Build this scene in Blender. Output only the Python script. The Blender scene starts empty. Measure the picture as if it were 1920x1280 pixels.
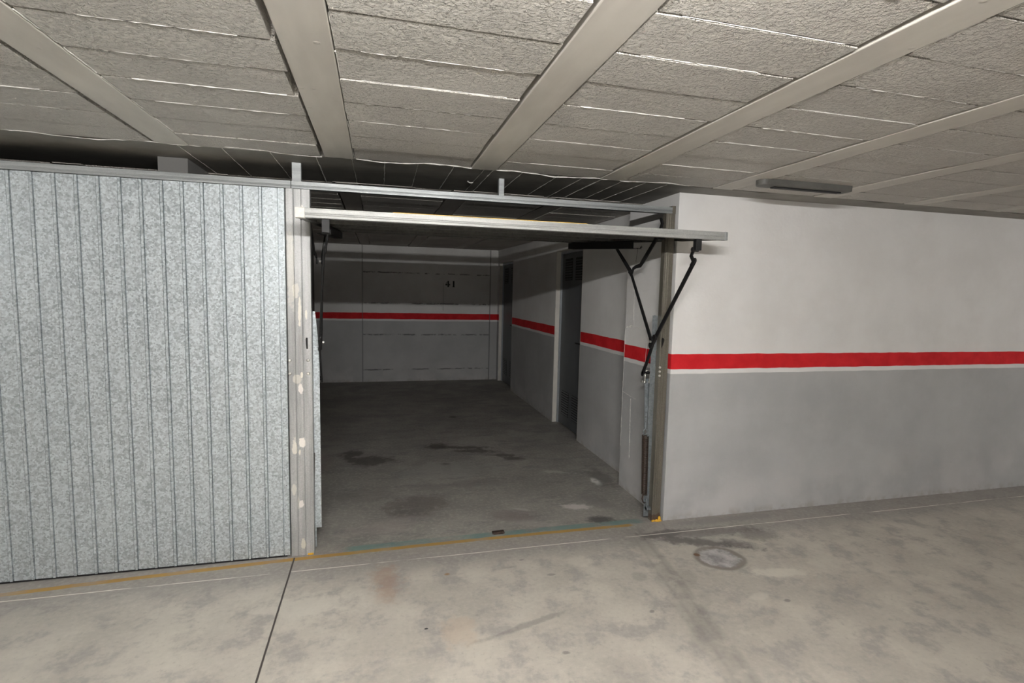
import bpy, bmesh, math, random
from mathutils import Vector, Matrix
random.seed(7)
S = bpy.context.scene
C = S.collection

# ------------------------------------------------------------------ camera
cam_d = bpy.data.cameras.new('camera'); cam = bpy.data.objects.new('camera', cam_d); C.objects.link(cam)
cam.location = (-2.0089, -3.2992, 1.6412)
cam.rotation_euler = (1.4771, -0.0227, -0.2509)
cam_d.sensor_width = 36; cam_d.sensor_fit = 'HORIZONTAL'; cam_d.lens = 981.4725 / 1920 * 36
cam_d.clip_start = 0.02; cam_d.clip_end = 60
S.camera = cam
# ------------------------------------------------------------------ world, exposure
w = bpy.data.worlds.new('world'); S.world = w; w.use_nodes = True
w.node_tree.nodes['Background'].inputs[0].default_value = (0, 0, 0, 1)
w.node_tree.nodes['Background'].inputs[1].default_value = 0
S.view_settings.view_transform = 'Standard'; S.view_settings.look = 'None'
S.view_settings.gamma = 1; S.view_settings.exposure = 2.92; S.view_settings.use_curve_mapping = False
LAMP = 120.0                     # radiance of the fluorescent tubes
LAMP_COL = (1.0, 0.975, 0.94)
LAMPS = [(-1.85, -3.3, 1.0), (-6.9, -3.3, .3), (5.2, -3.3, .3)]  # the two weak side lamps are added fill, out of view
TUBE_Z = 2.235

ZC = 2.35                        # underside of the ceiling
W = 2.39                         # clear width of the opening
DEPTH = 6.24

# ------------------------------------------------------------------ node helper
class N:
    def __init__(s, name):
        s.m = bpy.data.materials.new(name); s.m.use_nodes = True
        s.t = s.m.node_tree; s.b = s.t.nodes['Principled BSDF']
        s.co = s.t.nodes.new('ShaderNodeTexCoord').outputs['Object']
        s.xyz = None
    def L(s, a, b): s.t.links.new(a, b)
    def put(s, sock, v):
        if isinstance(v, (int, float)): sock.default_value = v
        elif isinstance(v, tuple): sock.default_value = v if len(v) == len(sock.default_value) else tuple(v) + (1,)
        else: s.L(v, sock)
    def math(s, op, a, b=0.0, clamp=False, c=None):
        n = s.t.nodes.new('ShaderNodeMath'); n.operation = op; n.use_clamp = clamp
        s.put(n.inputs[0], a); s.put(n.inputs[1], b)
        if c is not None: s.put(n.inputs[2], c)
        return n.outputs[0]
    def sep(s):
        if s.xyz is None:
            n = s.t.nodes.new('ShaderNodeSeparateXYZ'); s.L(s.co, n.inputs[0]); s.xyz = n.outputs
        return s.xyz
    def mapped(s, sc):
        n = s.t.nodes.new('ShaderNodeMapping'); n.inputs['Scale'].default_value = sc; s.L(s.co, n.inputs[0]); return n.outputs[0]
    def noise(s, scale, detail=4, rough=0.55, sc=None):
        n = s.t.nodes.new('ShaderNodeTexNoise'); n.inputs['Scale'].default_value = scale
        n.inputs['Detail'].default_value = detail; n.inputs['Roughness'].default_value = rough
        s.L(s.mapped(sc) if sc else s.co, n.inputs['Vector']); return n.outputs['Fac']
    def voro(s, scale, out='Color', sc=None):
        n = s.t.nodes.new('ShaderNodeTexVoronoi'); n.inputs['Scale'].default_value = scale
        s.L(s.mapped(sc) if sc else s.co, n.inputs['Vector']); return n.outputs[out]
    def rng(s, v, a, b, c=0.0, d=1.0, smooth=True):
        n = s.t.nodes.new('ShaderNodeMapRange'); n.clamp = True
        if smooth: n.interpolation_type = 'SMOOTHSTEP'
        s.put(n.inputs[0], v); n.inputs[1].default_value = a; n.inputs[2].default_value = b
        n.inputs[3].default_value = c; n.inputs[4].default_value = d
        return n.outputs[0]
    def mix(s, f, a, b, mode='MIX'):
        n = s.t.nodes.new('ShaderNodeMix'); n.data_type = 'RGBA'; n.blend_type = mode
        s.put(n.inputs[0], f); s.put(n.inputs[6], a); s.put(n.inputs[7], b); return n.outputs[2]
    def bump(s, h, strength=0.3, dist=0.01, prev=None):
        n = s.t.nodes.new('ShaderNodeBump'); n.inputs['Strength'].default_value = strength
        n.inputs['Distance'].default_value = dist; s.L(h, n.inputs['Height'])
        if prev is not None: s.L(prev, n.inputs['Normal'])
        return n.outputs[0]
    def band(s, v, c, hw, soft):                       # 1 where |v-c| < hw
        d = s.math('ABSOLUTE', s.math('SUBTRACT', v, c)); return s.rng(d, hw, hw + soft, 1, 0)
    def mul(s, *a):
        r = a[0]
        for q in a[1:]: r = s.math('MULTIPLY', r, q)
        return r
    def ell(s, x, y, cx, cy, rx, ry, ang=0.0, lo=0.8, hi=1.1, wob=None):   # 1 inside an ellipse
        ca, sa = math.cos(ang), math.sin(ang)
        dx = s.math('SUBTRACT', x, cx); dy = s.math('SUBTRACT', y, cy)
        u = s.math('ADD', s.math('MULTIPLY', dx, ca / rx), s.math('MULTIPLY', dy, sa / rx))
        v = s.math('ADD', s.math('MULTIPLY', dx, -sa / ry), s.math('MULTIPLY', dy, ca / ry))
        r = s.math('SQRT', s.math('ADD', s.math('MULTIPLY', u, u), s.math('MULTIPLY', v, v)))
        if wob is not None: r = s.math('ADD', r, wob)
        return s.rng(r, lo, hi, 1, 0)
    def done(s, col, rough=0.8, metal=0.0, normal=None, spec=None):
        s.put(s.b.inputs['Base Color'], col); s.put(s.b.inputs['Roughness'], rough); s.put(s.b.inputs['Metallic'], metal)
        if spec is not None: s.b.inputs['Specular IOR Level'].default_value = spec
        if normal is not None: s.L(normal, s.b.inputs['Normal'])
        return s.m

M = {}
def simple(name, col, rough=0.6, metal=0.0, var=0.0, scale=20, bump=0):
    n = N(name); c = col
    f = n.noise(scale, 4)
    if var: c = n.mix(n.rng(f, .3, .7), tuple(q * (1 - var) for q in col) + (1,), tuple(q * (1 + var) for q in col) + (1,))
    else: c = col + (1,)
    return n.done(c, rough, metal, n.bump(f, bump, .004) if bump else None)

# painted walls: white, red band with a white line below it, grey dado
def wall_mat(name, back=False):
    n = N(name); x, y, z = n.sep()
    wob = n.math('MULTIPLY', n.math('SUBTRACT', n.noise(5, 2), .5), .012)
    zz = n.math('ADD', z, wob)
    mott = n.noise(2.2, 5, .6)
    white = n.mix(n.rng(mott, .3, .7), (.76, .75, .74, 1), (.83, .825, .82, 1))
    grey = n.mix(n.rng(n.noise(1.7, 5, .6), .3, .7), (.43, .435, .44, 1), (.50, .505, .51, 1))
    # faint rolled paint, scuffs
    grey = n.mix(n.rng(n.noise(9, 5, .7, sc=(1, 1, .35)), .62, .8, 0, .35), grey, (.60, .59, .60, 1))
    low = n.rng(zz, 0.0, .60, .75, 0)
    grey = n.mix(n.math('MULTIPLY', low, n.rng(n.noise(3, 4), .35, .65)), grey, (.60, .585, .585, 1))  # lamp light on the low dado, painted in as paler grey
    red = n.mix(n.rng(n.noise(8, 4), .3, .7), (.60, .012, .018, 1), (.72, .022, .03, 1))
    c = n.mix(n.rng(zz, 1.084, 1.088), grey, white)
    c = n.mix(n.mul(n.rng(zz, 1.117, 1.121), n.rng(zz, 1.226, 1.230, 1, 0)), c, red)
    # dirt near the floor and stray specks
    dirt = n.math('MULTIPLY', n.rng(z, 0, .07, .6, 0), n.rng(n.noise(14, 4), .4, .65))
    c = n.mix(dirt, c, (.36, .33, .30, 1))
    sp = n.rng(n.voro(7, 'Distance'), .02, .035, .35, 0)
    c = n.mix(n.math('MULTIPLY', sp, n.rng(n.noise(3, 2), .55, .6)), c, (.25, .23, .22, 1))
    h = n.math('ADD', n.noise(40, 5, .6), n.math('MULTIPLY', n.noise(4, 3), 2.0))
    nb = n.bump(h, .25, .006)
    if back:                                            # formwork lines cast in the back wall
        brk = n.rng(n.noise(6, 4, .7), .42, .55)
        zl = n.math('ADD', z, n.math('MULTIPLY', n.math('SUBTRACT', n.noise(10, 3), .5), .03))
        l = None
        for v in (.842, .215, 1.40, 1.94):
            q = n.band(zl, v, .004, .012); l = q if l is None else n.math('MAXIMUM', l, q)
        l = n.mul(l, brk, n.rng(x, -2.26, -2.24), n.rng(x, 0, .015, 1, 0))
        for v, a in ((.017, .9), (-2.26, .7), (.17, .5)):
            l = n.math('MAXIMUM', l, n.math('MULTIPLY', n.band(x, v, .004, .01), a))
        l = n.math('MAXIMUM', l, n.mul(n.band(x, -.85, .003, .006), n.rng(z, 1.25, 1.3), n.rng(z, 1.75, 1.8, 1, 0), .5))
        c = n.mix(n.math('MULTIPLY', l, .75), c, (.10, .10, .10, 1))
        nb = n.bump(n.math('SUBTRACT', 1, l), .5, .01, nb)
    return n.done(c, .75, 0, nb, .3)
M['wall'] = wall_mat('painted_wall'); M['back'] = wall_mat('painted_back_wall', True)
n = N('lamp_side_wall'); M['plain'] = n.done(n.mix(n.noise(2, 4), (.14, .14, .135, 1), (.18, .175, .17, 1)), .8)

# rough concrete ceiling blocks / smooth beams
n = N('rough_ceiling_block')
v = n.noise(38, 6, .65); g = n.noise(95, 3, .6); big = n.noise(2.5, 4)
col = n.mix(n.rng(big, .3, .7), (.60, .57, .525, 1), (.69, .66, .61, 1))
nb = n.bump(v, .8, .022); nb = n.bump(n.rng(g, .45, .75), .7, .012, nb)
M['block'] = n.done(col, .5, 0, nb, .5)
n = N('smooth_beam')
sp = n.rng(n.voro(9, 'Distance'), .03, .05, 1, 0)
col = n.mix(n.rng(n.noise(4, 4, sc=(3, .6, 1)), .3, .7), (.54, .515, .47, 1), (.61, .585, .535, 1))
nb = n.bump(n.noise(14, 4), .12, .005); nb = n.bump(n.rng(n.voro(8, 'Distance'), .04, .09, 1, 0), .4, .004, nb)
M['beam'] = n.done(col, .5, 0, nb, .5)
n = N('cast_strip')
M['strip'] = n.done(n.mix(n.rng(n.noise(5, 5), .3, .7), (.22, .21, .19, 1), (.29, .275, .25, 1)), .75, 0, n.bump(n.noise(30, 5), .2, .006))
M['bead'] = simple('filler_and_highlight_bead', (.74, .725, .69), .7, 0, .08, 60, .3)

# garage floor
n = N('concrete_floor'); x, y, z = n.sep()
n1 = n.noise(1.6, 6, .62); n2 = n.noise(6, 6, .65); n3 = n.noise(40, 5, .6); n4 = n.noise(2.4, 5, .7, sc=(1, 2.6, 1))
def W_(f, a=1.0): return n.math('MULTIPLY', n.math('SUBTRACT', f, .5), a)
yw = n.math('ADD', y, W_(n1, .25))
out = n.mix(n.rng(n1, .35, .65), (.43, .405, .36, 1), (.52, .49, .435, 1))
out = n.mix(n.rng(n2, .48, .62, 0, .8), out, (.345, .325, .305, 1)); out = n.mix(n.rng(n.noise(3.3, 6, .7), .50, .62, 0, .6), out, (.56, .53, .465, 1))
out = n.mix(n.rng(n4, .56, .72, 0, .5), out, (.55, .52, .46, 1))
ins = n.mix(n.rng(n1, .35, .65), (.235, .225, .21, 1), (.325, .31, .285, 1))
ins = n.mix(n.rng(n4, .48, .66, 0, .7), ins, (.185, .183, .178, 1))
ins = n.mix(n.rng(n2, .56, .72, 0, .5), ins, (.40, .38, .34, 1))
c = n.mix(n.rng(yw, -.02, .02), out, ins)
band = n.mul(n.rng(yw, -.42, -.18), n.rng(y, 0, .02, 1, 0))
c = n.mix(n.math('MULTIPLY', band, .75), c, n.mix(n2, (.24, .225, .215, 1), (.33, .31, .295, 1)))
c = n.mix(n.mul(n.rng(n3, .45, .75, .0, .25)), c, (.66, .62, .55, 1))
c = n.mix(n.mul(n.rng(n3, .28, .44, .3, .0)), c, (.22, .21, .20, 1))
w2 = n.math('ADD', W_(n2, 2.4), W_(n.noise(17, 5, .7), 1.5)); w1 = W_(n1, 1.8)
def stain(cx, cy, rx, ry, ang, col, a, lo=.5, hi=1.2, wob=w2):
    global c
    m = n.ell(x, y, cx, cy, rx, ry, ang, lo, hi, wob)
    c = n.mix(n.math('MULTIPLY', m, a), c, col + (1,))
dk = (.13, .12, .115)
# outside: tyre track, diagonal, towards the lower right
for off, hw, a in ((0, .030, .28), (.05, .008, .35), (-.06, .016, .22)):
    d = n.math('ADD', x, n.math('MULTIPLY', y, -.146)); 
    m = n.mul(n.band(n.math('ADD', d, W_(n2, .015)), -.256 + off, hw, .03), n.rng(y, -1.9, -1.5), n.rng(y, -.12, -.04, 1, 0), n.rng(n.noise(9, 3), .3, .5))
    c = n.mix(n.math('MULTIPLY', m, a), c, (.19, .18, .165, 1))
stain(.22, -.22, .50, .07, -.10, dk, .55); stain(.10, -.36, .34, .06, -.42, dk, .85); stain(-.10, -.19, .20, .05, .1, dk, .8); stain(.32, -.42, .14, .07, -.3, dk, .6)
stain(.55, -.33, .16, .10, 0, dk, .5); stain(.45, -.07, .55, .06, 0, (.26, .245, .235), .7)
stain(-.3, -.72, .10, .12, .3, dk, .25); stain(-.52, -.66, .05, .05, 0, dk, .28)
stain(.32, -.80, .22, .05, -.2, (.72, .69, .60), .5); stain(.05, -.98, .10, .03, .2, (.70, .67, .6), .3)
stain(-.80, -.42, .12, .06, 0, (.68, .65, .57), .35)
stain(-1.30, -.95, .26, .022, .28, dk, .4); stain(-1.95, -.42, .10, .17, .05, (.36, .25, .19), .6); stain(-1.62, -.40, .022, .018, 0, (.30, .19, .09), .9)
stain(-1.64, -.92, .10, .12, 0, (.50, .38, .28), .35); stain(-2.35, -.55, .3, .12, 0, (.64, .61, .54), .5)
stain(-.95, -1.35, .12, .10, 0, dk, .16); stain(-.45, -1.15, .3, .05, .9, dk, .22); stain(-1.25, -.40, .05, .014, .1, dk, .35)
stain(-1.78, -.87, .014, .010, 0, (.03, .03, .03), 1.0, .7, 1.1); stain(-1.17, -1.18, .02, .012, 0, dk, .6); stain(-1.02, -.53, .03, .012, 0, dk, .5)
stain(-.62, -.98, .018, .012, .5, dk, .6); stain(.16, -1.05, .02, .012, 0, dk, .6); stain(-1.15, -.33, .02, .008, 0, dk, .6)
# round patch in the floor
wob = W_(n.noise(12, 3), .18)
m = n.ell(x, y, .085, -.565, .165, .150, 0, .9, 1.08, wob); c = n.mix(n.math('MULTIPLY', m, .8), c, (.19, .17, .145, 1))
m = n.ell(x, y, .085, -.565, .140, .125, 0, .80, 1.0, W_(n.noise(16, 5, .7), .7)); c = n.mix(m, c, n.mix(n.rng(n.noise(9, 5, .7), .35, .65), (.27, .26, .26, 1), (.52, .50, .50, 1)))
m = n.ell(x, y, -.035, -.50, .022, .022, 0, .7, 1.1, wob); c = n.mix(m, c, (.16, .09, .05, 1))
# inside: oil stains, worn patches
for a in ((-1.40, 2.15, .12, .10), (-1.02, 1.90, .24, .07), (-.80, 1.72, .16, .05), (-2.08, 1.78, .26, .15), (-2.25, 2.0, .12, .12), (-1.15, 2.05, .34, .06), (-.70, 1.60, .10, .05), (-1.05, 3.4, .05, .05), (-1.38, 1.55, .05, .03)):
    stain(a[0], a[1], a[2], a[3], -.2, (.07, .058, .056), .75)
stain(-1.72, .62, .26, .20, .2, (.13, .11, .105), .6); stain(-1.3, 1.0, .5, .10, .1, (.16, .15, .145), .4); stain(-2.1, .9, .25, .18, 0, (.15, .14, .135), .4); stain(-1.05, .30, .20, .12, 0, (.22, .19, .18), .6)
stain(-1.95, .30, .30, .12, .1, (.42, .37, .35), .4); stain(-1.4, 1.35, .5, .25, 0, (.34, .335, .315), .5)
stain(-.14, .86, .045, .09, 0, (.80, .79, .77), .95); stain(-.50, .36, .12, .06, -.3, (.62, .58, .56), .9)
stain(-.42, 1.15, .18, .04, -.4, (.55, .53, .5), .45); stain(-.95, .40, .08, .02, -.5, (.50, .47, .45), .5); stain(-.9, .12, .22, .06, -.3, (.40, .36, .35), .4)
stain(-.06, .95, .10, .30, 0, (.15, .145, .14), .7); stain(-.42, .10, .12, .06, -.3, (.08, .075, .075), .85); stain(-.30, .45, .12, .20, .3, (.20, .19, .185), .5)
# threshold: green remains of paint, yellow line
yl = n.math('MULTIPLY', n.math('POWER', n.math('MULTIPLY', n.math('ADD', x, 1.0), .77), 2.0), -.02)
yy = n.math('ADD', n.math('SUBTRACT', y, yl), W_(n2, .012))
m = n.mul(n.rng(yy, .0, .01), n.rng(yy, .06, .085, 1, 0), n.rng(x, -2.25, -2.15), n.rng(x, -.2, -.1, 1, 0), n.rng(n.noise(3.5, 4), .36, .6, .15, .8))
c = n.mix(m, c, (.14, .25, .235, 1))
m = n.mul(n.rng(yy, -.034, -.030), n.rng(yy, .004, .008, 1, 0), n.rng(x, -.27, -.22, 1, 0), n.rng(n.noise(4, 4), .28, .5, .45, 1))
c = n.mix(m, c, n.mix(n.noise(3, 2), (.36, .21, .075, 1), (.50, .31, .07, 1)))
# seam line parallel to the threshold and the joint running out from the post
m = n.mul(n.band(n.math('ADD', y, W_(n1, .02)), -.185, .0022, .003), n.rng(n.noise(3, 3), .35, .5)); c = n.mix(m, c, (.80, .77, .70, 1))
jt = n.mul(n.band(n.math('ADD', x, W_(n2, .006)), -2.500, .003, .003), n.rng(y, -.03, -.01, 1, 0)); c = n.mix(jt, c, (.07, .06, .055, 1))
h = n.math('ADD', n.noise(60, 5, .7), n.math('MULTIPLY', n2, 1.5)); nb = n.bump(h, .22, .004); nb = n.bump(n.math('SUBTRACT', 1, jt), .6, .005, nb)
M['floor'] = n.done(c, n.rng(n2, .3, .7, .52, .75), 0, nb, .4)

# metals
def galv(name, a, b, metal=.55, rough=.42, spangle=55, streak=None, marks=()):
    n = N(name); x, y, z = n.sep()
    vc = n.t.nodes.new('ShaderNodeSeparateColor'); n.L(n.voro(spangle), vc.inputs[0])
    f = n.math('ADD', n.math('MULTIPLY', vc.outputs[0], .6), n.math('MULTIPLY', n.noise(spangle * 1.5, 3, .7), .5))
    col = n.mix(n.rng(f, .2, .9, smooth=False), a + (1,), b + (1,))
    if streak:
        s = n.noise(30, 4, .7, sc=streak); s2 = n.noise(5, 5, .7, sc=streak)
        col = n.mix(n.rng(s, .35, .7, 0, .6), col, tuple(q * .55 for q in a) + (1,))
        col = n.mix(n.rng(s2, .5, .72, 0, .55), col, tuple(min(1, q * 1.25) for q in b) + (1,))
    w = n.math('MULTIPLY', n.math('SUBTRACT', n.noise(22, 4), .5), 2.0)
    mm = metal
    for cx, cz, rx, rz, al, cc in marks:
        m = n.ell(x, z, cx, cz, rx, rz, 0, .75, 1.0, w)
        col = n.mix(n.math('MULTIPLY', m, al), col, cc + (1,)); mm = n.math('MULTIPLY', n.math('SUBTRACT', 1, n.math('MULTIPLY', m, al)), mm)
    r = n.rng(f, .2, .9, rough - .1, rough + .12)
    return n.done(col, r, mm, n.bump(f, .06, .002), .5)
M['sheet'] = galv('spangled_sheet', (.34, .38, .405), (.70, .76, .79), .5, .47, 110)
cream = (.80, .77, .68)
marks = [(-2.452, .71, .022, .030, 1, (.86, .82, .77)), (-2.462, .655, .008, .02, .9, cream), (-2.490, .69, .016, .055, .75, cream), (-2.458, .33, .016, .025, .95, (.84, .80, .76)), (-2.474, .34, .008, .05, .4, cream),
         (-2.500, .42, .014, .04, .55, cream), (-2.452, .075, .014, .035, .7, (.72, .70, .58)), (-2.452, 1.04, .015, .035, .95, (.84, .80, .76)), (-2.445, 1.12, .008, .02, .9, cream), (-2.470, 1.10, .03, .03, .5, cream),
         (-2.452, 1.50, .010, .09, .8, cream), (-2.416, 1.48, .008, .03, .8, cream), (-2.43, 2.08, .010, .045, .9, (.9, .88, .84)), (-2.47, 1.62, .02, .05, .5, cream), (-2.50, 1.75, .03, .25, .28, cream), (-2.45, 1.32, .010, .07, .45, (.30, .29, .28))]
M['post'] = galv('weathered_galvanised_post', (.42, .425, .425), (.56, .57, .57), .4, .48, 200, (1, 1, .04), marks)
M['post_r'] = galv('shaded_galvanised_post', (.185, .17, .14), (.26, .24, .20), .45, .38, 200, (1, 1, .04), [(-.04, .03, .07, .03, .8, (.09, .05, .03))])  # same galvanised steel; dim light and dark reflections painted as an olive tone
M['rail'] = galv('galvanised_rail', (.36, .38, .385), (.50, .52, .525), .6, .55, 200, (.04, 1, 1))
M['leafrail'] = galv('worn_galvanised_rail', (.37, .375, .365), (.52, .53, .52), .5, .58, 220, (.04, 1, 1))
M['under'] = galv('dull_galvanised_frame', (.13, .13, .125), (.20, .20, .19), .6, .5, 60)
M['angle'] = galv('grey_steel_angle', (.20, .225, .24), (.30, .33, .35), .5, .45, 90)
M['black'] = simple('black_painted_steel', (.008, .008, .009), .6, .0, .2, 30, .1)
M['chrome'] = simple('zinc_bolt', (.72, .71, .68), .3, .85)
M['rust'] = simple('rusty_spring_steel', (.075, .052, .042), .5, .5, .3, 80)
M['dark'] = simple('dark_grey_plastic', (.10, .098, .09), .5, 0, .15, 10)
M['doorm'] = simple('dark_grey_door_paint', (.105, .115, .125), .42, .1, .08, 3)
M['doorf'] = simple('grey_door_frame', (.36, .39, .42), .4, .3, .08, 6)
M['reveal'] = simple('cream_reveal_paint', (.70, .68, .63), .7, 0, .06, 8)
M['paint'] = simple('black_number_paint', (.01, .009, .008), .7)
M['yellow'] = simple('yellow_foam', (.75, .42, .04), .8, 0, .25, 60, .6)
M['yline'] = simple('yellow_edge_strip', (.80, .50, .08), .6, 0, .2, 30)
M['white'] = simple('white_lamp_body', (.8, .8, .8), .4)
for nm_, st_ in (('tube', 1.0), ('tube_fill', .3)):
    n = N('lit_' + nm_); n.b.inputs['Emission Color'].default_value = LAMP_COL + (1,); n.b.inputs['Emission Strength'].default_value = LAMP * st_
    M[nm_] = n.done((.9, .9, .9, 1), .5)

# ------------------------------------------------------------------ mesh helpers
def new(): return bmesh.new()
def box(bm, x0, x1, y0, y1, z0, z1):
    v = [bm.verts.new(p) for p in ((x0, y0, z0), (x1, y0, z0), (x1, y1, z0), (x0, y1, z0), (x0, y0, z1), (x1, y0, z1), (x1, y1, z1), (x0, y1, z1))]
    for f in ((0, 3, 2, 1), (4, 5, 6, 7), (0, 1, 5, 4), (1, 2, 6, 5), (2, 3, 7, 6), (3, 0, 4, 7)): bm.faces.new([v[i] for i in f])
    return v
def prism(bm, pts, axis, a, b):                        # polygon pts in the plane normal to axis
    def P(p, t): return {'x': (t, p[0], p[1]), 'y': (p[0], t, p[1]), 'z': (p[0], p[1], t)}[axis]
    A = [bm.verts.new(P(p, a)) for p in pts]; B = [bm.verts.new(P(p, b)) for p in pts]
    bm.faces.new(A); bm.faces.new(B[::-1])
    for i in range(len(pts)): j = (i + 1) % len(pts); bm.faces.new((A[i], B[i], B[j], A[j]))
def flat(bm, pts, wd, x0, x1, widths=None):            # bent flat bar in the yz plane, rounded ends
    pts = [Vector(p) for p in pts]; Lf, Rt = [], []
    for i, p in enumerate(pts):
        a = (pts[i] - pts[i - 1]).normalized() if i else None
        b = (pts[i + 1] - pts[i]).normalized() if i < len(pts) - 1 else None
        t = ((a or b) + (b or a)).normalized(); nn = Vector((-t.y, t.x))
        k = 1 / max(.5, nn.dot(Vector((-(a or b).y, (a or b).x))))
        h = (widths[i] if widths else wd) / 2 * k
        Lf.append(p + nn * h); Rt.append(p - nn * h)
    def cap(p, q, c):                                  # half-round end
        r = (p - c); out = []
        for k in range(1, 6):
            an = -math.pi * k / 6; out.append(c + Vector((r.x * math.cos(an) - r.y * math.sin(an), r.x * math.sin(an) + r.y * math.cos(an))))
        return out
    poly = Lf + cap(Lf[-1], Rt[-1], pts[-1]) + Rt[::-1] + cap(Rt[0], Lf[0], pts[0])
    prism(bm, [(p.x, p.y) for p in poly], 'x', x0, x1)
def tube(bm, pts, r, seg=8, caps=True):
    pts = [Vector(p) for p in pts]; rings = []
    up = Vector((0, 0, 1)); prev = None
    for i, p in enumerate(pts):
        t = (pts[min(i + 1, len(pts) - 1)] - pts[max(i - 1, 0)]).normalized()
        if prev is None:
            s = t.cross(up); s = s if s.length > 1e-3 else t.cross(Vector((1, 0, 0)))
        else: s = prev - t * prev.dot(t)
        s.normalize(); prev = s; u = t.cross(s)
        rr = r[i] if isinstance(r, (list, tuple)) else r
        rings.append([bm.verts.new(p + (s * math.cos(a) + u * math.sin(a)) * rr) for a in [2 * math.pi * k / seg for k in range(seg)]])
    for A, B in zip(rings, rings[1:]):
        for k in range(seg): bm.faces.new((A[k], A[(k + 1) % seg], B[(k + 1) % seg], B[k]))
    if caps: bm.faces.new(rings[0][::-1]); bm.faces.new(rings[-1])
def cylx(bm, x0, x1, y, z, r, seg=14): tube(bm, [(x0, y, z), (x1, y, z)], r, seg)
def obj(name, bm, mat, parent=None, bevel=0, smooth=False, loc=None):
    bmesh.ops.recalc_face_normals(bm, faces=bm.faces)
    if loc is not None: bmesh.ops.translate(bm, verts=bm.verts, vec=-Vector(loc))
    me = bpy.data.meshes.new(name); bm.to_mesh(me); bm.free(); o = bpy.data.objects.new(name, me); C.objects.link(o)
    me.materials.append(M[mat] if isinstance(mat, str) else mat)
    if smooth:
        for p in me.polygons: p.use_smooth = True
    if bevel:
        b = o.modifiers.new('bevel', 'BEVEL'); b.width = bevel; b.segments = 2; b.limit_method = 'ANGLE'
    if loc is not None: o.location = loc
    if parent: o.parent = parent
    return o
def struct(name, bm, mat, bevel=0):
    o = obj(name, bm, mat, None, bevel); o['kind'] = 'structure'; return o
def thing(name, label, cat, group=None):
    o = bpy.data.objects.new(name, None); C.objects.link(o); o['label'] = label; o['category'] = cat; o.empty_display_size = .2
    if group: o['group'] = group
    return o

# ------------------------------------------------------------------ setting
XL, XR, YF, YB = -8.2, 7.2, -6.6, DEPTH
bm = new(); box(bm, XL, XR, YF, YB + .2, -.2, 0); struct('floor', bm, 'floor')
# right of the opening: facade wall
FX = .018
bm = new(); box(bm, FX, XR, 0, .12, 0, ZC + .06); struct('wall_front', bm, 'wall')
# garage side wall with pilaster and two door openings
bm = new(); X0, X1 = .16, .30; ZD = 2.17
D1 = (2.08, 2.96); D2 = (5.12, 6.10)
box(bm, FX + .002, X1, .12, .735, 0, ZC + .06)
for y0, y1 in ((.735, D1[0]), (D1[1], D2[0]), (D2[1], YB)): box(bm, X0, X1, y0, y1, 0, ZC + .12)
for d in (D1, D2): box(bm, X0, X1, d[0], d[1], ZD, ZC + .12)
wr = struct('wall_right', bm, 'wall')
bm = new(); box(bm, XL, XR, YB, YB + .2, 0, 2.6); wb = struct('wall_back', bm, 'back')
bm = new(); box(bm, -3.20, -3.05, .12, YB, 0, 2.5); struct('wall_left', bm, 'plain')
bm = new(); box(bm, XL, XR, YF - .2, YF, 0, 2.5); struct('wall_rear', bm, 'plain')
bm = new(); box(bm, XL - .2, XL, YF, YB, 0, 2.5); struct('wall_far_left', bm, 'plain')
bm = new(); box(bm, XR, XR + .2, YF, YB, 0, 2.5); struct('wall_far_right', bm, 'plain')

# rough plaster ridges on the pilaster; the corner bead paints in a highlight
def jag(p0, p1, n_, amp, fixed):
    out = []
    for i in range(n_ + 1):
        t = i / n_; p = [a + (b - a) * t for a, b in zip(p0, p1)]
        for k in range(3):
            if k != fixed: p[k] += random.uniform(-amp, amp)
        out.append(p)
    return out
def bead(bm, pts, r): tube(bm, pts, [r * random.uniform(.3, 1.3) for _ in pts], 5)
bm = new(); xx = FX + .002
bead(bm, jag((xx, .593, 1.39), (xx, .61, 1.80), 40, .002, 0), .0028)
bead(bm, jag((xx, .735, 1.37), (xx, .60, 1.39), 22, .006, 0), .004)
bead(bm, jag((xx, .60, 1.385), (xx, .36, 1.36), 24, .003, 0), .0018)
bead(bm, jag((xx, .585, .79), (xx, .565, .29), 46, .003, 0), .0032)
bead(bm, jag((xx, .735, .82), (xx, .50, .80), 20, .004, 0), .002)
bead(bm, jag((xx, .735, .35), (xx, .735, 1.36), 60, .002, 0), .0022)
o = obj('ridge_and_highlight', bm, 'bead', wr)

# number stencilled on the back wall
bm = new(); k = 1 / 102.3
def px(u, v): return (-.805 + (u - 836) * .00976, 1.823 - (v - 526) * .00950)
for poly in ([(839.2, 526.3), (841.8, 526.3), (841.8, 537.2), (842.4, 537.8), (838.4, 537.8), (839.2, 537.2)],
             [(835.3, 533.0), (838.8, 532.2), (838.8, 535.0), (835.3, 534.6)], [(842.1, 532.4), (844.0, 532.0), (844.0, 534.6), (842.1, 534.8)],
             [(835.4, 532.8), (838.6, 527.2), (838.9, 528.6), (836.6, 532.7)],
             [(848.9, 527.4), (849.4, 526.4), (852.0, 526.4), (852.0, 537.0), (852.9, 537.9), (848.2, 537.9), (849.2, 537.0), (849.2, 528.2)]):
    prism(bm, [px(*q) for q in poly], 'y', YB - .001, YB + .001)
obj('painted_number', bm, 'paint', wb)

# ceiling: beams run away from the camera, rows of blocks lie between them
random.seed(11)
def zc(y): return .05 * max(0, (y - 3)) / 3.24
PITCH, BW, B0 = .804, .150, -2.284
beams = [B0 + PITCH * k for k in range(-8, 13)]
Y1, Y2 = -.21, .50
bm = new(); box(bm, XL, XR, YF, YB + .2, 2.41, 2.6); slab = struct('ceiling', bm, 'strip')
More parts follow.
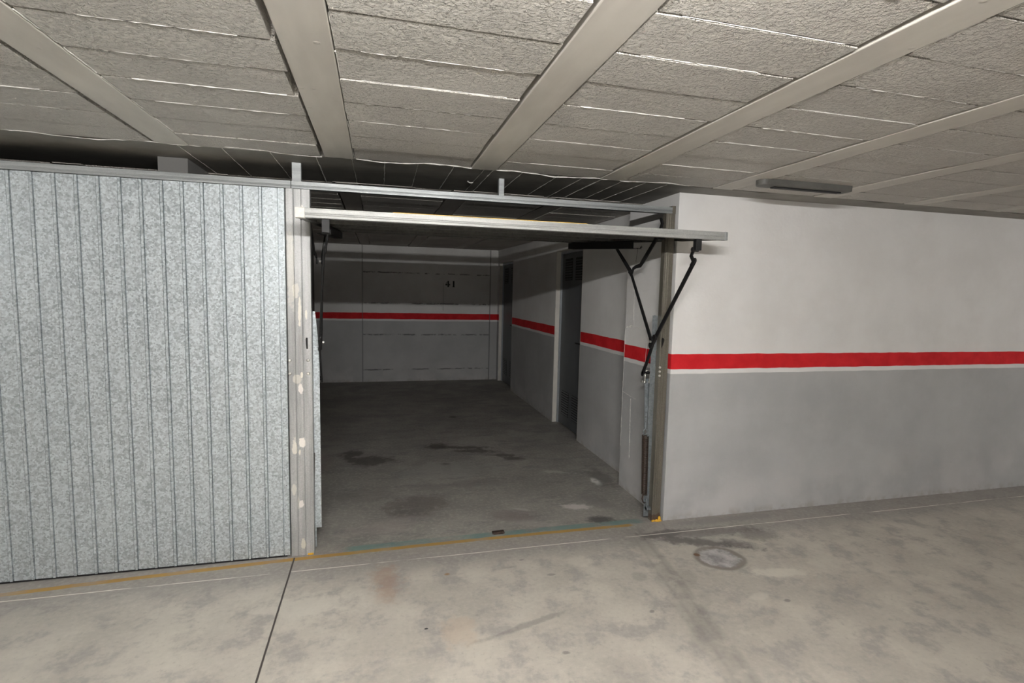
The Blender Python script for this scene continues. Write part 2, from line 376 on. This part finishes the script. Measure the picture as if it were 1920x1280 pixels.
# dark backing that closes the joints
for b in beams:
    for y0, y1 in ((YF, Y1), (Y2, YB)):
        bm = new(); vs = box(bm, b, b + BW, y0, y1, ZC, 2.45)
        for q in vs:
            if q.co.y > 3: q.co.z += zc(q.co.y)
        obj('ceiling_beam', bm, 'beam', slab, .004)['kind'] = 'structure'
bm = new()
def rows(ya, yb, first):
    out = []; y = first
    while y > ya: out.append((max(y - .2285, ya), y)); y -= .2285
    return out
def block_rows(rws):
    for b, nb_ in zip(beams, beams[1:]):
        xa, xb = b + BW, nb_
        for y0, y1 in rws:
            dz = random.choice((-.0015, -.0005, 0, .001, .0015)); tl = random.uniform(-.0015, .0015)
            xs = xa + random.uniform(.002, .010); xe = xb - random.uniform(.010, .026)
            n_ = 10
            # a slab with slightly ragged long edges
            top = []; lo = []
            F = [(xs + (xe - xs) * i / n_, y0 + .0045 + random.uniform(-.0012, .0018)) for i in range(n_ + 1)]
            Bk = [(xs + (xe - xs) * i / n_, y1 - .0045 + random.uniform(-.0012, .0012)) for i in range(n_ + 1)]
            z0 = ZC + .002 + dz
            fl = [bm.verts.new((p[0], p[1], z0 + tl + zc(p[1]))) for p in F]; bl = [bm.verts.new((p[0], p[1], z0 + zc(p[1]))) for p in Bk]
            fh = [bm.verts.new((p[0], p[1], 2.46)) for p in F]; bh = [bm.verts.new((p[0], p[1], 2.46)) for p in Bk]
            for i in range(n_):
                bm.faces.new((fl[i], fl[i + 1], bl[i + 1], bl[i])); bm.faces.new((fh[i], fh[i + 1], fl[i + 1], fl[i])); bm.faces.new((bl[i], bl[i + 1], bh[i + 1], bh[i]))
            bm.faces.new((fl[0], bl[0], bh[0], fh[0])); bm.faces.new((fl[n_], fh[n_], bh[n_], bl[n_]))
block_rows(rows(YF, Y1, Y1)); block_rows(rows(Y2 + .02, YB, YB))
obj('ceiling_block', bm, 'block', slab, .0012)['kind'] = 'structure'
# cast strip over the door line, cracks filled white
bm = new()
segs = 90; A = []; B = []
for i in range(segs + 1):
    x = XL + (XR - XL) * i / segs
    A.append((x, Y1 + .020 * math.sin(x * 5.1) + .018 * math.sin(x * 12.7 + 1) + .005 * math.sin(x * 37))); B.append((x, Y2))
va = [bm.verts.new((p[0], p[1], ZC + .004)) for p in A]; vb = [bm.verts.new((p[0], p[1], ZC + .004)) for p in B]
ta = [bm.verts.new((p[0], p[1], 2.45)) for p in A]; tb = [bm.verts.new((p[0], p[1], 2.45)) for p in B]
for i in range(segs):
    bm.faces.new((va[i], vb[i], vb[i + 1], va[i + 1])); bm.faces.new((va[i], va[i + 1], ta[i + 1], ta[i])); bm.faces.new((vb[i], tb[i], tb[i + 1], vb[i + 1]))
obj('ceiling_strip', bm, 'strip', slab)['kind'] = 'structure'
bm = new()
def edge_y(x): return Y1 + .020 * math.sin(x * 5.1) + .018 * math.sin(x * 12.7 + 1) + .005 * math.sin(x * 37)
for x0, x1 in ((-3.9, -2.30), (-2.27, -2.14), (-2.12, -1.42), (-1.33, -.62), (-.54, -.05), (-6, -3.95)):
    nn = int((x1 - x0) / .03)
    bead(bm, [(x0 + (x1 - x0) * i / nn, edge_y(x0 + (x1 - x0) * i / nn) - .002 + random.uniform(-.004, .004), ZC + .003) for i in range(nn + 1)], .0042)
for x, r in ((-2.56, .002), (-2.34, .0032), (-2.14, .0015), (-1.962, .003), (-1.774, .0025), (-1.582, .0028), (-1.40, .002), (-1.345, .0035), (-1.16, .003), (-.94, .003), (-.78, .0025), (-.66, .0035), (-.50, .0025), (-.36, .0025), (-.20, .0028), (-3.0, .002), (-2.8, .002)):
    bead(bm, jag((x + random.uniform(-.01, .01), Y1 + .01, ZC + .004), (x, Y2, ZC + .004), 18, .002, 2), r)
for x in (-2.28, -1.34, -.73): bead(bm, [(x - .02 + i * .05, Y2 - .012 + random.uniform(-.002, .002), ZC + .003) for i in range(12)], .0022)
bead(bm, [(-1.42 + .02 * math.cos(i * .5), .17 + .02 * math.sin(i * .7), ZC + .002) for i in range(9)], .004)
# pale beads that paint in lamp-lit block edges at joints and beams
rr = rows(YF, Y1, Y1)
for b in beams:
    for y0, y1 in rr:
        if random.random() < .78 and y0 > -3.2:
            s0 = random.uniform(0, .25); s1 = random.uniform(.7, 1)
            xa, xb = b + BW + .01, b + PITCH - .015
            bead(bm, jag((xa + (xb - xa) * s0, y0, ZC + .003), (xa + (xb - xa) * s1, y0, ZC + .003), 26, .0012, 2), random.choice((.0016, .0022, .0028)))
    if random.random() < .7:
        for i in range(10):
            y0 = -.21 - .2285 * i; bead(bm, jag((b + BW + .006, y0 - .02, ZC + .003), (b + BW + .004, y0 - .21, ZC + .003), 8, .001, 2), .0022)
obj('filler_and_lit_edges', bm, 'bead', slab)['kind'] = 'structure'

# storage doors in the side wall
def side_door(nm, d):
    root = bpy.data.objects.new(nm, None); C.objects.link(root); root['kind'] = 'structure'; root.location = (X0, (d[0] + d[1]) / 2, 0)
    inv = Vector(root.location)
    def P(name, bm, mat, par=None, bev=0):
        bmesh.ops.translate(bm, verts=bm.verts, vec=-inv); return obj(name, bm, mat, par or root, bev)
    bm = new(); xs = X0 + .055
    box(bm, X0 + .001, xs, d[1] - .012, d[1], 0, ZD); box(bm, X0 + .001, xs, d[0], d[0] + .012, 0, ZD); box(bm, X0 + .001, xs, d[0], d[1], ZD - .012, ZD)
    P('reveal', bm, 'reveal')
    bm = new(); xf = xs + .035
    box(bm, xs, xf, d[1] - .045, d[1], 0, ZD); box(bm, xs, xf, d[0], d[0] + .045, 0, ZD); box(bm, xs, xf, d[0] + .045, d[1] - .045, ZD - .045, ZD)
    P('door_frame', bm, 'doorf', None, .002)
    bm = new(); y0, y1 = d[0] + .05, d[1] - .05; xl = xs + .016
    box(bm, xl, xl + .03, y0, y1, .012, ZD - .05); lf = P('door_leaf', bm, 'doorm', None, .002)
    for z0, z1 in ((1.80, 2.06), (.14, .44)):
        for a, b in ((y0 + .09, y0 + .34), (y1 - .34, y1 - .09)):
            bm = new(); box(bm, xl - .002, xl + .001, a, b, z0, z1); P('vent_shade_plate', bm, 'black', lf)  # black plate stands in for the shade behind the slats
            bm = new(); nz = int((z1 - z0) / .03)
            for i in range(nz):
                z = z0 + i * .03
                prism(bm, [(xl - .002, z + .020), (xl - .010, z + .010), (xl - .010, z + .012), (xl - .002, z + .024)], 'y', a, b)
            P('vent_louvre', bm, 'doorm', lf)
    bm = new(); yh = y0 + .035; box(bm, xl - .004, xl, yh - .015, yh + .015, .98, 1.16); tube(bm, [(xl, yh, 1.08), (xl - .045, yh, 1.08), (xl - .05, yh + .11, 1.08)], .008, 8); P('handle', bm, 'black', lf)
    return root
side_door('door_1', D1); side_door('door_2', D2)

# ------------------------------------------------------------------ fixed frame round the open doorway
ZR0, ZR1 = 2.207, 2.250
def zpost(bm, xs, y0, y1, z0, z1, groove=.005, gw=.004):
    # xs = outer edges and groove positions; front face at y0
    pts = [(xs[0], y0)]
    for g in xs[1:-1]: pts += [(g - gw / 2, y0), (g - gw / 2, y0 + groove), (g + gw / 2, y0 + groove), (g + gw / 2, y0)]
    pts += [(xs[-1], y0), (xs[-1], y1), (xs[0], y1)]
    prism(bm, pts, 'z', z0, z1)
fr = thing('garage_door_frame', 'galvanised steel frame of posts and top rail around the open doorway', 'door frame')
bm = new(); zpost(bm, [-2.518, -2.478, -2.436, -2.387], 0, .05, 0, ZR0); pl = obj('post', bm, 'post', fr, .002)
for x in (-2.511, -2.409):
    for z in (1.211, 1.131):
        bm = new(); bmesh.ops.create_uvsphere(bm, u_segments=12, v_segments=8, radius=.010, matrix=Matrix.Translation((x, -.001, z)) @ Matrix.Diagonal((1, .6, 1, 1)))
        obj('rivet', bm, 'chrome', pl, 0, True)
bm = new()
prism(bm, [(-.075, .0), (-.062, .0), (-.062, .005), (-.057, .005), (-.057, 0), (-.030, 0), (-.030, .010), (-.002, .010), (-.002, .05), (-.075, .05)], 'z', 0, ZR0)
box(bm, -.030, -.002, .006, .05, ZR0, ZR1 + .012)
box(bm, -.046, -.042, -.004, .001, 0, ZR0)
pr = obj('post', bm, 'post_r', fr, .0012); pr['label'] = 'right post with shade painted in as an olive tone'
for z in (1.135, 1.105, 1.075):
    bm = new(); bmesh.ops.create_uvsphere(bm, u_segments=10, v_segments=7, radius=.009, matrix=Matrix.Translation((-.069, -.001, z)) @ Matrix.Diagonal((1, .7, 1, 1))); obj('rivet', bm, 'chrome', pr, 0, True)
bm = new(); zpoly = [(-.002, ZR0), (-.002, ZR0 + .012), (.002, ZR0 + .014), (.002, ZR0 + .018), (-.002, ZR0 + .020), (-.002, ZR1), (.04, ZR1), (.04, ZR0)]
prism(bm, zpoly, 'x', -2.487, -.031); obj('top_rail', bm, 'rail', fr, .0015)
for x, wd in ((-2.458, .050), (-1.246, .034)):
    bm = new(); box(bm, x - wd / 2, x + wd / 2, .004, .036, ZR1, ZC + .006); obj('ceiling_hanger', bm, 'rail', fr, .001)
bm = new(); box(bm, -.114, -.074, .052, .056, .02, 1.50); box(bm, -.078, -.074, .056, .10, .02, 1.50); obj('guide_angle', bm, 'angle', fr, .001)
bm = new(); prism(bm, [(-2.386, .148), (-2.348, .148), (-2.350, 1.27), (-2.372, 1.50), (-2.386, 1.50)], 'y', .052, .056); prism(bm, [(-2.386, .02), (-2.380, .02), (-2.380, 1.50), (-2.386, 1.50)], 'y', .056, .072)
obj('guide_angle', bm, 'sheet', fr, .001)
bm = new()
for i in range(9):
    bmesh.ops.create_icosphere(bm, subdivisions=2, radius=random.uniform(.006, .012), matrix=Matrix.Translation((-.07 + i * .008, -.004 + random.uniform(-.004, .006), .006)))
bmesh.ops.create_icosphere(bm, subdivisions=2, radius=.012, matrix=Matrix.Translation((-.012, .002, .014)) @ Matrix.Diagonal((1, 1, 2, 1)))
obj('foam_blob', bm, 'yellow', fr, 0, True)
bm = new(); box(bm, -2.425, -2.392, -.006, .001, .001, .012); obj('foam_blob', bm, 'yellow', fr, .002)

bm = new(); box(bm, -2.600, -2.518, .040, .050, 0, ZR0); obj('gap_shade_strip', bm, 'under', fr, .001)  # dark strip added behind the door gap to stand in for shade

# floor catch in the middle of the threshold
bm = new(); prism(bm, [(-1.252, .035), (-1.168, .035), (-1.166, .075), (-1.250, .072)], 'z', 0, .010); box(bm, -1.245, -1.175, .030, .037, 0, .016)
o = obj('floor_catch', bm, 'rust', None, .002); o['label'] = 'small rusty metal catch plate on the yellow threshold line'; o['category'] = 'floor catch'

# ------------------------------------------------------------------ the raised tilting door
gd = thing('garage_door', 'raised tilting steel garage door hanging open above the bare garage', 'garage door')
SL = .0708; YA, YZ = -.50, 1.62; XA, XZ = -2.400, .053
def zo(y): return 1.985 + SL * (y - YA)
def tilt(bm):
    for v in bm.verts: v.co.z += SL * (v.co.y - YA)
    return bm
# sheet with ribs that run front to back, outer face up
bm = new(); prof = []; x = XA + .006
top = 2.028
while x < XZ - .02:
    e = min(x + .095, XZ - .006)
    prof += [(x, top), (e - .018, top), (e - .014, top - .006), (e - .004, top - .006)]; x = e
low = [(p[0], p[1] - .0022) for p in prof][::-1]
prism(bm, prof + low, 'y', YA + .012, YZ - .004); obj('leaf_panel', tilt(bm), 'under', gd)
bm = new(); prism(bm, [(YA, 1.985), (YA, 1.998), (YA - .0025, 2.0), (YA - .0025, 2.006), (YA, 2.008), (YA, 2.020), (YA, 2.033), (YA + .040, 2.033), (YA + .040, 1.985)], 'x', XA + .045, XZ - .02)
fl = obj('front_rail', bm, 'leafrail', gd, .0015)
bm = new(); box(bm, XA, XA + .046, YA - .003, YA + .041, 1.983, 2.034); obj('end_cap', bm, 'bead', fl, .003)
bm = new(); box(bm, XZ - .021, XZ, YA - .002, YA + .041, 1.984, 2.034); obj('end_cap', bm, 'rail', fl, .003)
bm = new(); box(bm, -1.93, -.86, YA + .002, YA + .020, 2.033, 2.0355); obj('edge_strip', bm, 'yline', fl)['label'] = 'yellow strip on top edge'
for y in (-.42, .10, .62, 1.14, 1.58):
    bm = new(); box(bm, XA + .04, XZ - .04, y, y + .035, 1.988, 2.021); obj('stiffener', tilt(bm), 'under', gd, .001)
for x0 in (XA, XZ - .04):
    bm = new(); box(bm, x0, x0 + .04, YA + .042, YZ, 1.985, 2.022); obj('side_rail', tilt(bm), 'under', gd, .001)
def mirror(bm, left, k=-2.50):
    if left:
        for v in bm.verts: v.co.x = k - v.co.x
    return bm
for left in (False, True):
    # C section under the leaf edge
    bm = new(); a, b = (-.195, -.125)
    box(bm, a, a + .003, .24, 1.60, 1.928, 1.985); box(bm, a, b, .24, 1.60, 1.982, 1.985); box(bm, a, b, .24, 1.60, 1.928, 1.931)
    for v in bm.verts: v.co.z += SL * (v.co.y - YA) - .001
    obj('side_channel', mirror(bm, left), 'black', gd)
    # front arm, passing in front of the post
    bm = new()
    flat(bm, [(-.446, 1.859), (.0, 1.320)], .033, -.134, -.126)
    flat(bm, [(-.440, 1.923), (-.418, 1.889), (-.446, 1.853), (-.424, 1.830)], .025, -.142, -.134)
    flat(bm, [(-.024, 1.350), (.026, 1.290)], .044, -.142, -.126)
    mirror(bm, left, -2.475)
    if left:
        for v in bm.verts: v.co.x += .085 * max(0, min(1, (v.co.z - 1.32) / .60))
    fa = obj('front_arm', bm, 'black', gd, .0015)
    bm = new(); box(bm, -.150, -.112, -.484, -.451, 1.918, 1.987); cylx(bm, -.154, -.110, -.447, 1.926, .014); obj('bracket', mirror(bm, left, -2.39), 'black', fa, .002)
    bm = new(); cylx(bm, -.150, -.142, -.440, 1.923, .009); obj('bolt', mirror(bm, left, -2.39), 'chrome' if not left else 'black', fa)
    bm = new(); cylx(bm, -.158, -.150, .0, 1.318, .009); obj('bolt', mirror(bm, left, -2.475), 'chrome', fa)
    # rear arm and the short link to the top of the post
    bm = new()
    flat(bm, [(.635, 2.012), (.450, 1.875), (.367, 1.815)], .029, -.142, -.134, [.025, .034, .036])
    flat(bm, [(.374, 1.819), (.335, 1.784), (.004, 1.328)], .033, -.150, -.142, [.033, .026, .033])
    mirror(bm, left)
    if left:
        for v in bm.verts: v.co.x += .022 * max(0, min(1, (1.815 - v.co.z) / .5))
    ra = obj('rear_arm', bm, 'black', gd, .0015)
    bm = new(); cylx(bm, -.156, -.126, .367, 1.815, .012); obj('bolt', mirror(bm, left), 'chrome' if left else 'black', ra)
    bm = new()
    flat(bm, [(.367, 1.808), (.350, 1.840), (.307, 1.853), (.244, 1.859), (.203, 1.890), (.0, 2.057)], .033, -.133, -.125, [.025, .023, .025, .031, .038, .033])
    box(bm, -.135, -.076, .0, .045, 2.03, 2.085); cylx(bm, -.14, -.11, .01, 2.057, .018)
    flat(bm, [(.02, 2.04), (.048, 2.09), (.018, 2.14), (.035, 2.17)], .024, -.100, -.090)
    obj('top_link', mirror(bm, left, -2.52), 'black', gd, .0015)
    # lower lever: twin bars down to the shackle
    bm = new()
    for x0, x1 in ((-.134, -.126), (-.066, -.058)):
        flat(bm, [(-.010, 1.331), (.081, 1.156), (.136, 1.067)], .031, x0, x1)
    cylx(bm, -.134, -.058, .128, 1.080, .013); cylx(bm, -.138, -.122, .020, 1.275, .011)
    obj('lever', mirror(bm, left, -2.475), 'black', gd, .0015)
    bm = new()
    for x in (-.114, -.076):
        tube(bm, [(x, .122, 1.088), (x, .122, 1.008)], .0045, 8); cylx(bm, x - .010, x + .010, .122, 1.010, .009)
    tube(bm, [(-.114, .122, 1.088), (-.095, .122, 1.095), (-.076, .122, 1.088)], .0045, 8)
    cylx(bm, -.136, -.126, .130, 1.012, .008)
    obj('shackle', mirror(bm, left), 'chrome', gd, 0, True)
    bm = new()
    T = [(-.117, .124, 1.035), (-.073, .124, 1.035), (-.075, .120, .99), (-.116, .062, .69), (-.119, .061, .675), (-.131, .061, .675), (-.134, .062, .69), (-.115, .120, .99)]
    A_ = [bm.verts.new(p) for p in T]; B_ = [bm.verts.new((p[0], p[1] + .005, p[2])) for p in T]
    bm.faces.new(A_); bm.faces.new(B_[::-1])
    for i in range(8): j = (i + 1) % 8; bm.faces.new((A_[i], B_[i], B_[j], A_[j]))
    stp = obj('strap', mirror(bm, left), 'angle', gd)
    for i in range(8):
        bm = new(); cz = .965 - i * .034; q = (.99 - cz) / .30; tube(bm, [(-.095 - .030 * q, .126 - .058 * q, cz), (-.095 - .030 * q, .1195 - .058 * q, cz)], .004, 8)
        obj('strap_hole', mirror(bm, left), 'dark', stp)
    bm = new()
    tube(bm, [(-.125 + .016 * math.sin(t), .062, .655 + .022 * math.cos(t)) for t in [2 * math.pi * i / 18 for i in range(19)]], .005, 7)
    obj('eye', mirror(bm, left), 'angle', stp, 0, True)
    bm = new(); pts = []; turns = 52; cyl0, cyl1 = (.058, .630), (.045, .192)
    for i in range(turns * 14 + 1):
        t = i / (turns * 14); a = 2 * math.pi * turns * t; r_ = .0225 - .004 * t
        pts.append((-.125 + .006 * t + r_ * math.cos(a), cyl0[0] + (cyl1[0] - cyl0[0]) * t + r_ * math.sin(a), cyl0[1] + (cyl1[1] - cyl0[1]) * t))
    tube(bm, pts, .0032, 5); spr = obj('spring', mirror(bm, left, -2.53), 'rust', gd, 0, True)
    bm = new(); tube(bm, [(-.119, .045, .195), (-.131, .045, .18), (-.135, .045, .16), (-.127, .045, .137), (-.114, .045, .125), (-.104, .045, .135)], .0042, 7)
    obj('hook', mirror(bm, left, -2.53), 'rust', spr, 0, True)
    bm = new(); flat(bm, [(.045, .145), (.045, .11), (.03, .09)], .03, -.108, -.100); box(bm, -.108, -.074, .02, .05, .08, .10); obj('anchor', mirror(bm, left, -2.53), 'angle', gd, .001)
bm = new(); tube(bm, [(-.16, .25, 1.985), (-.155, .215, 1.978), (-.15, .195, 1.992), (-.145, .205, 2.0), (-.15, .225, 1.98), (-.155, .175, 1.988)], .0018, 5)
tube(bm, [(-.13, .29, 1.985), (-.12, .32, 1.94), (-.115, .34, 1.89)], .0012, 5); obj('wire', bm, 'black', gd)
bm = new(); tube(bm, [(-.14, -.01, 1.345), (-.12, .09, 1.333), (-.11, .13, 1.285), (-.11, .135, 1.17), (-.12, .136, 1.08)], .0012, 5); obj('wire', bm, 'chrome', gd)

# ------------------------------------------------------------------ neighbouring closed doors, left
def closed_door(xr, label):
    r = thing('closed_garage_door', label, 'garage door', 'closed garage doors on the left'); r.location = (xr, 0, 0)
    wd = 2.50; bm = new(); prof = []; y0 = .0
    xs = [-.0, -.033]                                   # flat edge, then groove
    prof = [(-.002, .0), (-.034, .0), (-.0345, .012), (-.0385, .012), (-.039, .001)]
    x = -.039
    while x - .098 > -wd + .04:
        prof += [(x - .078, .001), (x - .0785, .012), (x - .0815, .012), (x - .083, -.004), (x - .095, -.004), (x - .0955, .010), (x - .098, .010), (x - .099, .001)]; x -= .099
    prof += [(-wd + .036, .001), (-wd + .036, .006), (-wd + .032, .006), (-wd + .032, 0), (-wd, .0)]
    poly = prof + [(-wd, .03), (-.002, .03)]
    prism(bm, poly, 'z', .012, ZR0 - .003); obj('door_panel', bm, 'sheet', r)
    bm = new(); box(bm, -.012, -.002, -.0015, .001, .012, ZR0 - .003); obj('edge_flange', bm, 'sheet', r)
    for z in (1.95, 1.45, .92, .45):
        bm = new(); bmesh.ops.create_uvsphere(bm, u_segments=8, v_segments=6, radius=.0035, matrix=Matrix.Translation((-.018, 0, z))); obj('rivet', bm, 'angle', r, 0, True)
    bm = new(); box(bm, -wd + .02, -.02, .005, .028, 0, .012); obj('bottom_seal', bm, 'black', r)

    return r
closed_door(-2.524, 'closed ribbed galvanised garage door right beside the shared left post')
closed_door(-5.176, 'closed ribbed galvanised garage door farthest to the left')
for xr, lab in ((-2.490, 'galvanised frame of the closed door beside the open garage'), (-5.176, 'galvanised frame of the farthest left closed door')):
    f2 = thing('garage_door_frame', lab, 'door frame')
    bm = new(); prism(bm, zpoly, 'x', xr - 2.615, xr); obj('top_rail', bm, 'rail', f2, .0015)
    bm = new(); c0 = xr - 2.68; zpost(bm, [c0, c0 + .045, c0 + .09, c0 + .136], 0, .05, 0, ZR0); obj('post', bm, 'rail', f2, .002)
    bm = new(); box(bm, xr - 2.63, xr - 2.58, .004, .036, ZR1, ZC + .006); obj('ceiling_hanger', bm, 'rail', f2)

# ------------------------------------------------------------------ fixtures on the ceiling
bm = new(); fx = thing('ceiling_fixture', 'dark rounded grey fixture on the ceiling by the white right wall', 'ceiling fixture'); fx.location = (.26, -.53, 0)
pts = []
for i in range(25):
    a = math.pi / 2 + math.pi * i / 24; pts.append((.045 * math.cos(a), .045 * math.sin(a)))
pts += [(.62, -.045), (.62, .045)]
prism(bm, pts, 'z', 2.315, ZC + .008); hs = obj('housing', bm, 'dark', fx, .008)
bm = new(); box(bm, .06, .56, -.018, .018, 2.308, 2.316); obj('cover_strip', bm, 'black', fx, .002)
for i, (lx, ly, st) in enumerate(LAMPS):
    nm = ('overhead the open garage forecourt', 'added as unseen fill over the far left of the lane', 'added as unseen fill over the far right of the lane')[i]
    t = thing('tube_lamp', 'lit fluorescent tube lamp ' + nm, 'lamp', 'tube lamps along the lane'); t.location = (lx, ly, TUBE_Z)
    bm = new(); box(bm, -.64, .64, -.028, .028, .065, ZC - TUBE_Z + .002); obj('lamp_body', bm, 'white', t, .004)
    for s in (-1, 1):
        bm = new(); box(bm, s * .615 - .012, s * .615 + .012, -.014, .014, -.018, .066); obj('lamp_holder', bm, 'white', t, .002)
    bm = new(); tube(bm, [(-.60, 0, 0), (.60, 0, 0)], .013, 12); obj('tube', bm, 'tube' if st == 1 else 'tube_fill', t, 0, True)
